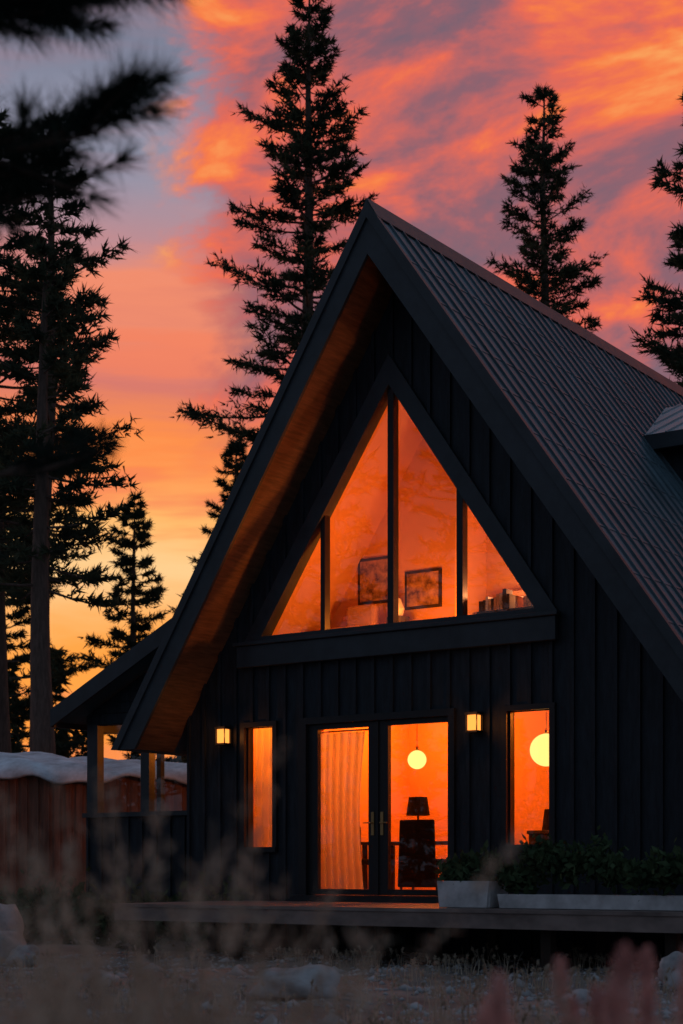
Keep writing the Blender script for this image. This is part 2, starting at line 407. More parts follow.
p = MB()
p.box(-1.7, .2, 1.7, 2.6, 1.41, 1.45, M_DARKWOOD)
for xx in (-1.6, .1):
    for yy in (1.78, 2.5): p.box(xx - .03, xx + .03, yy - .03, yy + .03, .7, 1.41, M_DARKWOOD)
p.obj('dining_table', None, HM, bevel=.006)
p = MB()
p.cyl((-.84, 2, 1.45), (-.84, 2, 1.47), .08, .08, M_DARKWOOD); p.cyl((-.84, 2, 1.47), (-.84, 2, 1.82), .015, .015, M_DARKWOOD)
p.cyl((-.84, 2, 1.82), (-.84, 2, 2.08), .17, .13, M_CHAIR, 20)
p.obj('table_lamp', None, HM)
def chair(x, y, w, top, ang=0, skirt=False):
    p = MB()
    for sx in (-1, 1):
        p.box(sx * (w / 2 - .02) - .02, sx * (w / 2 - .02) + .02, -.22, -.18, 0, .46, M_DARKWOOD)
        p.box(sx * (w / 2 - .02) - .02, sx * (w / 2 - .02) + .02, .18, .22, 0, .46, M_DARKWOOD)
    p.box(-w / 2, w / 2, -.24, .24, .42, .5, M_CHAIR)
    p.prism([(-w / 2, .12 if skirt else .5), (w / 2, .12 if skirt else .5), (w / 2 - .03, top), (-w / 2 + .03, top)], -.29, -.241, M_CHAIR)
    o = p.obj('dining_chair', None, HM @ Matrix.Translation((x, y, .7)) @ Matrix.Rotation(ang, 4, 'Z'), bevel=.02)
chair(-.16, 1.1, .56, 1.02, .15, True)
chair(-1.15, 1.25, .46, .95, -.5)
chair(.55, 1.6, .46, .98, .5)
chair(1.9, 2.0, .46, .95, 2.9)
p = MB()
p.box(.6, 1.7, 2.6, 3.1, .7, 1.55, M_DARKWOOD); p.box(.58, 1.72, 2.58, 3.12, 1.55, 1.6, M_DARKWOOD)
p.cyl((.8, 2.8, 1.6), (.8, 2.8, 1.9), .09, .05, M_CHAIR); p.cyl((1.15, 2.8, 1.6), (1.15, 2.8, 1.78), .12, .14, M_DARKWOOD); p.box(1.35, 1.6, 2.7, 2.75, 1.6, 1.95, M_DARKWOOD)
p.obj('sideboard', None, HM, bevel=.006)

M_LANT = emit('lantern_glow', (1.0, .30, .05), 1.9)
def lantern(x, z):
    p = MB()
    p.box(x - .05, x + .05, -.05, -.044, z - .16, z + .16, M_FRAME)
    p.box(x - .02, x + .02, -.1, -.05, z + .1, z + .13, M_FRAME)
    p.box(x - .09, x + .09, -.225, -.055, z + .09, z + .12, M_FRAME)
    p.box(x - .085, x + .085, -.22, -.06, z - .13, z - .105, M_FRAME)
    for sx in (-.082, .07):
        for yy in (-.215, -.075): p.box(x + sx, x + sx + .012, yy, yy + .012, z - .105, z + .09, M_FRAME)
    p.box(x - .06, x + .06, -.2, -.085, z - .10, z + .085, M_LANT)
    p.obj('wall_lantern', None, HM)
    lamp('lantern_light', (x, -.28, z), 2.8, (1, .32, .06), .03)
lantern(-2.64, 2.89); lantern(1.33, 2.87)

# ------------------------------------------------------------------ lean-to sunroom
LX0, LX1, LY0, LY1 = -6.28, -3.45, 1.0, 4.6
def lz(x): return 3.50 + .49 * (x + 6.59)
l = MB()
l.box(LX0, LX1, LY0, LY0 + .12, 0, 1.86, M_SIDING)
xx = LX0
while xx < LX1: l.box(xx, xx + .04, LY0 - .03, LY0 - .001, 0, 1.86, M_SIDING); xx += .28
l.box(LX0 - .05, LX1, LY0 - .07, LY0 + .14, 1.862, 1.93, M_TRIM)
l.box(LX0, LX0 + .22, LY0 - .012, LY0 + .13, 1.93, lz(LX0) - .2, M_TRIM)
l.box(-5.17, -5.0, LY0 - .01, LY0 + .13, 1.93, 3.3, M_TRIM)
l.prism([(LX0, 3.28), (-5.1, 3.28), (-5.1, lz(-5.1) - .2), (LX0, lz(LX0) - .2)], LY0, LY0 + .12, M_SIDING)
l.prism([(-5.1, 2.92), (LX1, 2.92), (LX1, lz(LX1) - .2), (-5.1, lz(-5.1) - .2)], LY0 + .001, LY0 + .121, M_SIDING)
for k in range(8):
    zz = 3.3 + k * .16
    xs_ = max(LX0, -6.59 + (zz + .35 - 3.50) / .49)
    if xs_ < LX1: l.box(xs_, LX1, LY0 - .02, LY0 - .002, zz, zz + .145, M_SIDING)
l.box(LX0, LX0 + .12, LY0 + .122, LY1, 0, 1.86, M_SIDING)
l.box(LX0 + .12, LX1, LY1 - .12, LY1 - .001, 0, 1.9, M_WALLIN)
for yy in (2.6, 4.48): l.box(LX0 + .01, LX0 + .1, yy, yy + .09, 1.86, 3.4, M_TRIM)
for xq in (-5.5, -4.5): l.box(xq, xq + .09, LY1 - .11, LY1 - .02, 1.9, 3.9, M_WALLIN)
l.box(-5.41, LX1, LY1 - .10, LY1 - .03, 1.9, 3.9, M_WALLIN)
l.box(LX0 + .005, LX0 + .115, LY0 + .13, LY1, 3.2, 3.5, M_TRIM)
l.box(LX0 + .12, LX1, .02 + LY0 + .2, LY1 - .125, .5, .6, M_FLOORIN)
l.obj('sunroom', house)
l = MB()
rx0 = -6.6
l.prism([(rx0, lz(rx0) - .16), (LX1 + .1, lz(LX1 + .1) - .16), (LX1 + .1, lz(LX1 + .1)), (rx0, lz(rx0))], LY0 - .42, LY1 + .4, M_ROOF)
l.prism([(rx0 - .03, lz(rx0) - .24), (LX1 + .1, lz(LX1 + .1) - .24), (LX1 + .1, lz(LX1 + .1) + .03), (rx0 - .03, lz(rx0) + .03)], LY0 - .46, LY0 - .421, M_TRIM)
l.box(rx0 - .032, rx0 + .01, LY0 - .419, LY1 + .4, lz(rx0) - .24, lz(rx0) + .02, M_TRIM)
l.obj('sunroom_roof', house)
g = MB()
g.add([(LX0 + .2, LY0 + .05, 1.93), (-5.17, LY0 + .05, 1.93), (-5.17, LY0 + .05, 3.28), (LX0 + .2, LY0 + .05, 3.28)], [(0, 1, 2, 3)], M_GLASS)
g.add([(-5.0, LY0 + .05, 1.93), (LX1, LY0 + .05, 1.93), (LX1, LY0 + .05, 2.92), (-5.0, LY0 + .05, 2.92)], [(0, 1, 2, 3)], M_GLASS)
g.obj('sunroom_glass', house)
p = MB()
p.box(-4.3, -3.5, 1.6, 2.3, .6, 1.75, M_SOFA); p.box(-4.3, -3.5, 2.2, 2.45, 1.75, 2.25, M_SOFA); p.sphere((-4.05, 2.0, 2.0), .24, M_SOFA, sq=(1, .5, 1))
p.obj('lounge_chair', None, HM, bevel=.05)
lamp('sunroom_lamp_light', (-4.3, 2.2, 3.1), 80, WARM)

# ------------------------------------------------------------------ deck
d = MB()
yy = -2.55; k = 0
while yy < -.04:
    d.box(-2.45 + random.uniform(-.01, .01), 9.0, yy, min(yy + .135, -.04), .595, .635 + random.uniform(-.002, .002), M_DECK); yy += .142
d.box(-2.43, 9.0, -2.535, -2.49, .43, .592, M_DECK)
d.box(-2.43, -2.385, -2.49, -.05, .43, .592, M_DECK)
for xx in [-2.2 + 1.4 * q for q in range(9)]:
    for y_ in (-2.3, -1.0): d.box(xx, xx + .12, y_, y_ + .12, 0, .592, M_DARKWOOD)
d.obj('wooden_deck', None, HM)

def planter(x0, x1, y0, y1, z0, z1, name):
    p = MB(); t = .04
    p.prism([(x0 + .03, z0), (x1 - .03, z0), (x1, z1), (x0, z1)], y0, y0 + t, M_WHITE)
    p.prism([(x0 + .03, z0), (x1 - .03, z0), (x1, z1), (x0, z1)], y1 - t, y1, M_WHITE)
    p.box(x0 + .015, x0 + t, y0 + t, y1 - t, z0, z1 - .001, M_WHITE); p.box(x1 - t, x1 - .015, y0 + t, y1 - t, z0, z1 - .001, M_WHITE)
    p.box(x0 + t, x1 - t, y0 + t, y1 - t, z0 + .02, z1 - .04, M_SOIL)
    return p.obj(name, None, HM, bevel=.006)
planter(2.06, 2.72, -2.2, -1.75, .64, .93, 'planter_box')
planter(2.82, 7.5, -2.2, -1.85, .64, .79, 'planter_trough')

rng = np.random.default_rng(3)
def leaf_cloud(name, centers, radii, n, size, mat, mw=None):
    V = []
    for c, rr in zip(centers, radii):
        p = rng.normal(size=(n, 3)); p /= np.linalg.norm(p, axis=1)[:, None]
        p *= (rng.random(n) ** .45)[:, None]
        p = p * np.array(rr) * (1 + .3 * rng.normal(size=(n, 1))) + np.array(c)
        V.append(p)
    P = np.vstack(V); n2 = len(P)
    d = rng.normal(size=(n2, 3)); d[:, 2] += .6; d /= np.linalg.norm(d, axis=1)[:, None]
    e = np.cross(d, rng.normal(size=(n2, 3))); e /= np.linalg.norm(e, axis=1)[:, None]
    s = size * rng.uniform(.6, 1.4, (n2, 1))
    Vv = np.stack([P, P + d * s * .5 + e * s * .28, P + d * s, P + d * s * .5 - e * s * .28], 1).reshape(-1, 3)
    i0 = np.arange(n2) * 4
    F = np.vstack([np.stack([i0, i0 + 1, i0 + 2], 1), np.stack([i0, i0 + 2, i0 + 3], 1)])
    o = fast_mesh(name, Vv, F, [mat])
    if mw is not None: o.matrix_world = mw
    return o
leaf_cloud('planter_shrub', [(2.2, -2.0, 1.02), (2.5, -1.95, 1.08), (2.37, -2, 1.0)], [(.24, .16, .14)] * 3, 300, .10, M_LEAF, HM)
cs = []; rs = []
for k in range(16):
    cs.append((2.95 + k * .3, -2.02 + random.uniform(-.06, .06), .93 + .1 * random.random() + (.14 if 0 < k < 4 else 0))); rs.append((.26, .19, random.uniform(.11, .24)))
leaf_cloud('trough_shrubs', cs, rs, 340, .10, M_LEAF, HM)
cs = []; rs = []
for k in range(12):
    cs.append((-7 + k * .42, -.4 + random.uniform(-.3, .3), .35)); rs.append((.4, .35, random.uniform(.3, .5)))
leaf_cloud('foundation_shrubs', cs, rs, 400, .13, M_LEAF, HM)

# ------------------------------------------------------------------ storage shed with pale roof
s = MB()
sx0, sx1, sy0, sy1, sh = -14.0, -2.4, 29.6, 33.0, 2.78
s.box(sx0, sx1, sy0, sy1, 0, sh, M_REDWOOD)
xx = sx0
while xx < sx1 - .1:
    s.box(xx, xx + .12, sy0 - .04, sy0 - .001, 0, sh - .02, M_REDWOOD); xx += .2
shed = s.obj('storage_shed')
n = 90; V = []; F = []
for j in range(13):
    for k in range(n + 1):
        X = sx0 - .2 + (sx1 - sx0 + .4) * k / n; Y = sy0 - .3 + (sy1 - sy0 + .5) * j / 12
        zz = sh + .08 + .42 * math.sin(math.pi * j / 12 * .62) * (.75 + .4 * math.sin(X * .9 + .6)) + .06 * math.sin(X * 2.1 + j * .4) + .04 * math.sin(X * 5.3 + j)
        if j == 0: zz = sh - .08 + .07 * math.sin(X * 3) + .04 * math.sin(X * 7.7)
        V.append((X, Y + .04 * math.sin(X * 4) * (j == 0), zz))
for j in range(12):
    for k in range(n):
        a = j * (n + 1) + k; F.append((a, a + 1, a + n + 2, a + n + 1))
s = MB(); s.add(V, F, M_SNOWROOF)
o = s.obj('roof_cover', shed, smooth=True); so = o.modifiers.new('s', 'SOLIDIFY'); so.thickness = .06

# ------------------------------------------------------------------ conifers
def tube(P, R, n=5):
    P = np.asarray(P, float); m = len(P); V = []; F = []
    for k in range(m):
        d = P[min(k + 1, m - 1)] - P[max(k - 1, 0)]; d /= np.linalg.norm(d) + 1e-9
        a = np.cross(d, [0.3, .9, .31]); a /= np.linalg.norm(a) + 1e-9; b = np.cross(d, a)
        for i in range(n):
            t = 2 * math.pi * i / n; V.append(P[k] + R[k] * (a * math.cos(t) + b * math.sin(t)))
    for k in range(m - 1):
        for i in range(n):
            a0 = k * n + i; a1 = k * n + (i + 1) % n; F.append((a0, a1, a1 + n)); F.append((a0, a1 + n, a0 + n))
    return np.array(V), np.array(F)

def conifer(name, X, Y, h, rmax, seed, cs=.15, dens=1.5, leafs=.25, step=.58, gaps=.15, nk=6, expo=.68, tw=1.0):
    rg = np.random.default_rng(seed)
    VV = []; FF = []; MI = []; off = 0
    def push(V, F, mi):
        nonlocal off
        VV.append(V); FF.append(F + off); MI.append(np.full(len(F), mi)); off += len(V)
    k = 9; zs = np.linspace(0, h, k)
    bend = np.cumsum(rg.normal(0, .06, (k, 2)), 0); bend[0] = 0
    TP = np.column_stack([bend, zs]); TR = .02 + tw * (h * .0125) * (1 - zs / h) ** .8
    V, F = tube(TP, TR, 9); push(V, F, 1)
    tx = lambda z: np.array([np.interp(z, zs, TP[:, 0]), np.interp(z, zs, TP[:, 1]), z])
    z = h * cs; c0 = z
    twP = []; twD = []; twL = []
    phase = rg.random() * 6.28
    while z < h - .15:
        t = (z - c0) / (h - c0)
        prof = rmax * (1 - t) ** expo * (.6 + .4 * min(1, t * 4 + .2)) + .12
        lay = rg.uniform(.62, 1.15)
        nb = int(rg.integers(4, 8)) if t < .9 else 5
        for q in range(nb):
            if rg.random() < gaps: continue
            an = phase + q * 6.283 / nb + rg.normal(0, .25)
            r = prof * lay * rg.uniform(.45, 1.15)
            base = tx(z + rg.uniform(-.18, .18))
            dr = np.array([math.cos(an), math.sin(an), 0])
            rise = -.24 + .5 * t + rg.normal(0, .09); up = .18
            ss = np.linspace(0, 1, 5)
            P = base + dr * (r * ss)[:, None] + np.array([0, 0, 1]) * (rise * r * ss + up * r * ss ** 2.2)[:, None]
            V, F = tube(P, .012 + .016 * r * (1 - ss) ** 1.0, 3); push(V, F, 1)
            m = int((r / .075 + 5) * dens)
            s = rg.uniform(.18, 1, m) ** .75
            side = np.array([-dr[1], dr[0], 0])
            pos = base + dr * (r * s)[:, None] + np.array([0, 0, 1]) * (rise * r * s + up * r * s ** 2.2)[:, None]
            sg = rg.choice([-1, 1], m)[:, None]
            D = dr * rg.uniform(.3, 1.0, (m, 1)) + side * sg * rg.uniform(.2, 1.0, (m, 1)) + np.array([0, 0, 1]) * rg.uniform(-.15, .45, (m, 1))
            D /= np.linalg.norm(D, axis=1)[:, None]
            Lw = (.19 * r + .16) * (1.2 - .65 * s) * rg.uniform(.5, 1.3, m)
            twP.append(pos); twD.append(D); twL.append(Lw)
        phase += 1.1
        z += step * (1 - .5 * t) * rg.uniform(.6, 1.4)
    P = np.vstack(twP); D = np.vstack(twD); Lw = np.concatenate(twL)
    P = np.repeat(P, nk, 0); D = np.repeat(D, nk, 0); Lw = np.repeat(Lw, nk); n = len(P)
    f = rg.random(n) ** .8
    B = P + D * (Lw * f)[:, None]
    d = D * .9 + rg.normal(0, .6, (n, 3)) + np.array([0, 0, .15]); d /= np.linalg.norm(d, axis=1)[:, None]
    e = np.cross(d, rg.normal(size=(n, 3))); e /= np.linalg.norm(e, axis=1)[:, None]
    ls = leafs * rg.uniform(.5, 1.2, n)[:, None]
    wd = leafs * .12
    V = np.stack([B - e * wd, B + e * wd, B + d * ls], 1).reshape(-1, 3)
    F = np.arange(n * 3).reshape(-1, 3)
    push(V, F, 0)
    o = fast_mesh(name, np.vstack(VV), np.vstack(FF), [M_NEEDLE, M_BARK], np.concatenate(MI))
    o.location = (X, Y, 0)
    return o
conifer('conifer_tree', -1.27, 50, 28.2, 4.3, 11, cs=.22, gaps=.2)
conifer('conifer_tree', 6.25, 50, 25.0, 3.5, 12, cs=.2, expo=.6, leafs=.22, gaps=.25)
conifer('conifer_tree', 9.1, 42, 22.2, 3.6, 13, cs=.2, gaps=.15)
conifer('conifer_tree', -6.9, 38, 18.4, 3.0, 14, cs=.42, gaps=.25, dens=1.2, tw=1.2)
conifer('conifer_tree', -6.15, 34, 14.2, 1.9, 15, cs=.50, gaps=.3, dens=1.1, tw=1.6)
conifer('conifer_tree', -7.1, 55, 13.5, 2.3, 16, cs=.1, leafs=.26, gaps=.2)
conifer('conifer_tree', -8.3, 40, 20.0, 3.4, 17, cs=.42, gaps=.2, dens=1.2, tw=1.2)
conifer('conifer_tree', -4.3, 62, 17.5, 3.4, 18, cs=.08)
conifer('conifer_tree', -10.9, 52, 15, 3.2, 19, cs=.08)
for k, (X, Y, h) in enumerate([(-26, 12, 17), (-31, 6, 22), (-24, 2, 15), (-34, 16, 24), (-29, -3, 19), (18, 34, 21), (23, 26, 24), (-18, 30, 19)]):
    conifer('conifer_tree', X, Y, h, 3.8, 30 + k, cs=.1, step=.9, dens=.6, leafs=.4, nk=4)

def forest(name, rings, seed):
    rg = np.random.default_rng(seed); VV = []
    for (X, Y, h) in rings:
        n = int(1300)
        t = rg.random(n) ** 1.2
        z = h * (.04 + .96 * t)
        lay = .7 + .3 * np.sin(z * 5 + X)
        r = (h * .15) * (1 - t) ** .8 * lay * rg.uniform(.1, 1, n) ** .5 + .05
        a = rg.random(n) * 6.283
        B = np.column_stack([X + r * np.cos(a), Y + r * np.sin(a), z - r * .2])
        d = np.column_stack([np.cos(a), np.sin(a), rg.normal(-.1, .5, n)])
        e = np.column_stack([-np.sin(a), np.cos(a), rg.normal(0, .4, n)])
        s = h * .028 * rg.uniform(.5, 1.4, (n, 1))
        VV.append(np.stack([B - e * s * .6, B + e * s * .6, B + d * s * 1.4], 1).reshape(-1, 3))
        tr = h * .01
        VV.append(np.array([(X - tr, Y, 0), (X + tr, Y, 0), (X, Y, h), (X, Y - tr, 0), (X, Y + tr, 0), (X, Y, h)]))
    V = np.vstack(VV); F = np.arange(len(V)).reshape(-1, 3)
    return fast_mesh(name, V, F, [M_NEEDLE])
rings = []
for k in range(150):
    a = random.uniform(-math.pi, math.pi); R = random.uniform(75, 120)
    rings.append((R * math.sin(a), R * math.cos(a), random.uniform(9, 14)))
for k in range(20):
    rings.append((random.uniform(-26, -10), random.uniform(52, 80), random.uniform(7.5, 11)))
forest('distant_forest', rings, 5)

# ------------------------------------------------------------------ foreground pine (trunk stands just left of the view)
def pine(name):
    rg = np.random.default_rng(21)
    VV = []; FF = []; MI = []; off = 0
    def push(V, F, mi):
        nonlocal off
        VV.append(V); FF.append(F + off); MI.append(np.full(len(F), mi)); off += len(V)
    base = np.array([-3.7, 6.0, 0.])
    zs = np.linspace(0, 10, 9)
    V, F = tube(np.column_stack([base[0] + .04 * np.sin(zs), base[1] + .05 * np.cos(zs), zs]), .2 * (1 - zs / 11), 10); push(V, F, 1)
    def needles(pos, ax, n, L):
        d = ax * rg.uniform(.35, 1.1, (n, 1)) + rg.normal(0, .5, (n, 3)); d /= np.linalg.norm(d, axis=1)[:, None]
        e = np.cross(d, rg.normal(size=(n, 3))); e /= np.linalg.norm(e, axis=1)[:, None]
        l = L * rg.uniform(.7, 1.1, (n, 1)); w_ = .0025
        return np.stack([pos - e * w_, pos + e * w_, pos + d * l], 1).reshape(-1, 3)
    def branch(z0, p1, sag, r0, ntw, spread, L=.15, s0=.35):
        p0 = np.array((base[0], base[1], z0), float); p1 = np.array(p1, float); ss = np.linspace(0, 1, 12)
        C = p0 + (p1 - p0) * ss[:, None]; C[:, 2] += sag * np.sin(ss * math.pi); C += rg.normal(0, .015, C.shape) * (ss > 0)[:, None]
        V, F = tube(C, r0 * (1 - ss * .8), 6); push(V, F, 1)
        axm = (p1 - p0) / np.linalg.norm(p1 - p0)
        for q in range(ntw):
            s = rg.uniform(s0, 1) if q else 1.0
            o = np.array([np.interp(s, ss, C[:, j]) for j in range(3)])
            d = axm + rg.normal(0, spread, 3) + np.array([0, 0, .12]); d /= np.linalg.norm(d)
            tl = rg.uniform(.18, .46)
            e_ = o + d * tl + np.array([0, 0, .05])
            T = np.array([o, (o + e_) / 2 + rg.normal(0, .012, 3), e_])
            V, F = tube(T, [.008, .006, .004], 4); push(V, F, 1)
            for f in np.linspace(.25, 1, 8):
                pp = o + (e_ - o) * f
                Vn = needles(pp, d, 26 if f < .95 else 50, L)
                push(Vn, np.arange(len(Vn)).reshape(-1, 3), 0)
    branch(3.0, (-.86, 5.6, 3.58), .08, .035, 38, .5)
    branch(3.4, (-.98, 5.3, 3.88), .06, .035, 48, .5)
    branch(2.9, (-1.20, 5.9, 3.45), .05, .03, 32, .5)
    branch(3.6, (-.95, 6.2, 4.35), .06, .035, 46, .45)
    branch(2.6, (-1.52, 5.6, 3.15), .05, .025, 26, .4)
    branch(2.3, (-1.62, 5.5, 2.75), .04, .02, 26, .4)
    branch(2.1, (-1.10, 6.0, 2.52), .05, .014, 5, .22, .10, .92)
    branch(2.1, (-1.70, 5.7, 2.40), .04, .02, 16, .4)
    for k in range(16):
        a = rg.uniform(1.6, 4.9); z = rg.uniform(3, 9)
        branch(z, (base[0] + 1.6 * math.cos(a), base[1] + 1.6 * math.sin(a), z + .4), .05, .02, 8, .5)
    fast_mesh(name, np.vstack(VV), np.vstack(FF), [M_NEEDLE2, M_BARK], np.concatenate(MI))
pine('pine_tree')

# ------------------------------------------------------------------ ground
g = MB()
xs = sorted(set(list(np.linspace(-400, 400, 9)) + list(np.linspace(-30, 30, 121))))
ys = sorted(set(list(np.linspace(-200, 500, 8)) + list(np.linspace(-5, 40, 101))))
def gz(x, y):
    f = max(0, 1 - max(0, abs(x) - 20) / 10) * (1 if -4 < y < 38 else 0)
    return f * (.05 * math.sin(x * 1.3 + y * .6) * math.sin(y * .9) + .03 * math.sin(x * 3.1 - y * 2.2)) - .04
V = [(x, y, gz(x, y)) for y in ys for x in xs]; nx = len(xs)
F = [(j * nx + i, j * nx + i + 1, (j + 1) * nx + i + 1, (j + 1) * nx + i) for j in range(len(ys) - 1) for i in range(nx - 1)]
g.add(V, F, M_GROUND); g.obj('ground', smooth=True)

n = 7500
X = rng.uniform(-6, 7, n); Y = rng.uniform(8, 21, n); S = rng.uniform(.012, .045, n) * (1 + (rng.random(n) > .97) * 1.8)
oct_ = np.array([(1, 0, 0), (0, 1, 0), (-1, 0, 0), (0, -1, 0), (0, 0, .7), (0, 0, -.5)], float)
ofs = np.array([(0, 1, 4), (1, 2, 4), (2, 3, 4), (3, 0, 4), (1, 0, 5), (2, 1, 5), (3, 2, 5), (0, 3, 5)])
ct = np.column_stack([X, Y, [gz(a, b) for a, b in zip(X, Y)]])
V = (ct[:, None, :] + oct_[None] * S[:, None, None] * rng.uniform(.6, 1.3, (n, 6, 1))).reshape(-1, 3)
F = (ofs[None] + (np.arange(n) * 6)[:, None, None]).reshape(-1, 3)
fast_mesh('gravel', V, F, [M_ROCK])

def rock(x, y, z, sx, sy, sz, seed):
    rg = np.random.default_rng(seed); m = MB(); m.sphere((0, 0, 0), 1, M_ROCK, 22, 14)
    ph = rg.random(9) * 6.28
    out = []
    for v in m.v:
        v = np.array(v); k = 1 + .2 * math.sin(3 * v[0] + ph[0]) * math.sin(2.6 * v[1] + ph[1]) + .13 * math.sin(5 * v[2] + 4 * v[0] + ph[2]) + .05 * math.sin(11 * v[1] + 7 * v[0] + ph[3])
        out.append((v[0] * k * sx, v[1] * k * sy, max(-.4, v[2]) * k * sz))
    m.v = out
    o = m.obj('rock', smooth=True); o.location = (x, y, z); o.rotation_euler[2] = rg.random() * 3
rock(-.38, 14.0, .04, .38, .28, .18, 1)
rock(-4.45, 21.5, .1, .40, .3, .44, 2); rock(-4.15, 20.2, .05, .3, .24, .24, 3); rock(-3.7, 19.0, .0, .22, .2, .16, 11)
rock(3.1, 14.9, .08, .26, .2, .22, 4); rock(1.9, 13.0, .0, .18, .16, .08, 5); rock(-2.3, 15.4, .0, .2, .16, .1, 6)

# ------------------------------------------------------------------ grass
def grass(name, pts, hts, mat, seed, wid=.004, lean=.35, seedhead=True):
    rg = np.random.default_rng(seed); n = len(pts)
    seg = 5; t = np.linspace(0, 1, seg)
    an = rg.random(n) * 6.283; ln = rg.uniform(.1, lean, n) * hts
    dx = np.cos(an) * ln; dy = np.sin(an) * ln
    wa = rg.random(n) * 3.14; wx = np.cos(wa) * wid; wy = np.sin(wa) * wid
    C = np.stack([pts[:, 0, None] + dx[:, None] * t ** 2, pts[:, 1, None] + dy[:, None] * t ** 2, pts[:, 2, None] + hts[:, None] * (t - .12 * t ** 3)], 2)
    wt = (1 - t * .85)
    off = np.stack([wx[:, None] * wt, wy[:, None] * wt, np.zeros((n, seg))], 2)
    V = np.stack([C - off, C + off], 2).reshape(-1, 3)
    b = (np.arange(n) * seg * 2)[:, None] + (np.arange(seg - 1) * 2)[None]
    b = b.ravel()
    F = np.vstack([np.stack([b, b + 1, b + 3], 1), np.stack([b, b + 3, b + 2], 1)])
    VV = [V]; FF = [F]; off_ = len(V)
    if seedhead:
        sel = np.where(rg.random(n) < .45)[0]; m = 30
        tip = np.repeat(C[sel, -1], m, 0); st = np.repeat(C[sel, -2], m, 0); f = rg.uniform(.1, 1.15, (len(tip), 1))
        p = st + (tip - st) * f; d = rg.normal(0, 1, (len(p), 3)); d[:, 2] += 1; d /= np.linalg.norm(d, axis=1)[:, None]
        e = np.cross(d, rg.normal(size=d.shape)); e /= np.linalg.norm(e, axis=1)[:, None]
        V2 = np.stack([p - e * .004, p + e * .004, p + d * .032], 1).reshape(-1, 3)
        VV.append(V2); FF.append(np.arange(len(V2)).reshape(-1, 3) + off_)
    return fast_mesh(name, np.vstack(VV), np.vstack(FF), [mat])
def clumps(nc, per, xr, yr, hfun, seed, sp=.12):
    rg = np.random.default_rng(seed); P = []; H = []
    for k in range(nc):
        cy = rg.uniform(*yr); cx = rg.uniform(xr[0], xr[1]) * cy
        h = hfun(cx / cy, cy) * rg.uniform(.72, 1.1)
        if h <= .05: continue
        q = rg.normal(0, sp, (per, 2))
        P.append(np.column_stack([cx + q[:, 0], cy + q[:, 1], np.full(per, -.03)])); H.append(h * rg.uniform(.5, 1.05, per))
    return np.vstack(P), np.concatenate(H)
def hnear(f, y):
    return 1.12 if f < -.055 else (.76 if f < .07 else .86)
P, H = clumps(46, 26, (-.27, .27), (2.0, 4.0), hnear, 1); grass('meadow_grass', P, H, M_GRASS, 2, .003)
P, H = clumps(9, 20, (-.21, -.07), (2.6, 3.6), lambda f, y: 1.30, 12, .08); grass('meadow_grass', P, H, M_GRASS, 9, .003)
P, H = clumps(60, 34, (-.3, .3), (4.5, 10), lambda f, y: .72 if f < -.10 else .22, 3, .16); grass('meadow_grass', P, H, M_GRASS, 4, .005)
P, H = clumps(110, 20, (-.35, .35), (10, 19), lambda f, y: .24, 5, .2); grass('meadow_grass', P, H, M_GRASS, 6, .006)
def plumes(name, n, seed):
    rg = np.random.default_rng(seed); VV = []; FF = []; MI = []; off = 0
    for k in range(n):
        y = rg.uniform(2.8, 3.8); x = rg.uniform(.08, .22) * y; h = (1.05 - rg.uniform(72, 190) / 1635 * y) - (.05 if x / y < .13 else 0)
        tip = np.array([x + rg.normal(0, .03), y + rg.normal(0, .03), h]); b = np.array([x, y, 0.])
        V, F = tube([b, (b + tip) / 2 + rg.normal(0, .01, 3), tip], [.003, .0025, .002], 4); VV.append(V); FF.append(F + off); MI.append(np.ones(len(F))); off += len(V)
        m = 300; t = rg.random((m, 1)); ax = (tip - b) / np.linalg.norm(tip - b)
        p = tip - ax * t * .12; d = ax * .7 + rg.normal(0, .5, (m, 3)); d /= np.linalg.norm(d, axis=1)[:, None]
        e = np.cross(d, rg.normal(size=d.shape)); e /= np.linalg.norm(e, axis=1)[:, None]
        l = .030 * np.sin(np.clip(t * 2.9 + .25, 0, 3.14)) + .006
        V = np.stack([p - e * .0035, p + e * .0035, p + d * l], 1).reshape(-1, 3)
        VV.append(V); FF.append(np.arange(len(V)).reshape(-1, 3) + off); MI.append(np.zeros(m)); off += len(V)
    fast_mesh(name, np.vstack(VV), np.vstack(FF), [M_PLUME, M_GRASS], np.concatenate(MI))
plumes('pink_plume_grass', 30, 8)

# ------------------------------------------------------------------ world
wd = bpy.data.worlds.new('World'); sc.world = wd; wd.use_nodes = True
T = wd.node_tree; N = T.nodes; L = T.links; N.clear()
def M(op, a, b=None, c=None, clamp=False):
    n = N.new('ShaderNodeMath'); n.operation = op; n.use_clamp = clamp
    for i_, v in enumerate((a, b, c)):
        if v is None: continue
        if isinstance(v, (int, float)): n.inputs[i_].default_value = v
        else: L.new(v, n.inputs[i_])
    return n.outputs[0]
def SS(v, a, b, ta=0.0, tb=1.0):
    n = N.new('ShaderNodeMapRange'); n.interpolation_type = 'SMOOTHSTEP'
    L.new(v, n.inputs['Value']); n.inputs['From Min'].default_value = a; n.inputs['From Max'].default_value = b
    n.inputs['To Min'].default_value = ta; n.inputs['To Max'].default_value = tb; return n.outputs[0]
def RAMP(v, els):
    n = N.new('ShaderNodeValToRGB'); L.new(v, n.inputs[0]); cr = n.color_ramp
    while len(cr.elements) < len(els): cr.elements.new(.5)
    for e, (p, c) in zip(cr.elements, els): e.position = p; e.color = (*c, 1)
    return n.outputs[0]
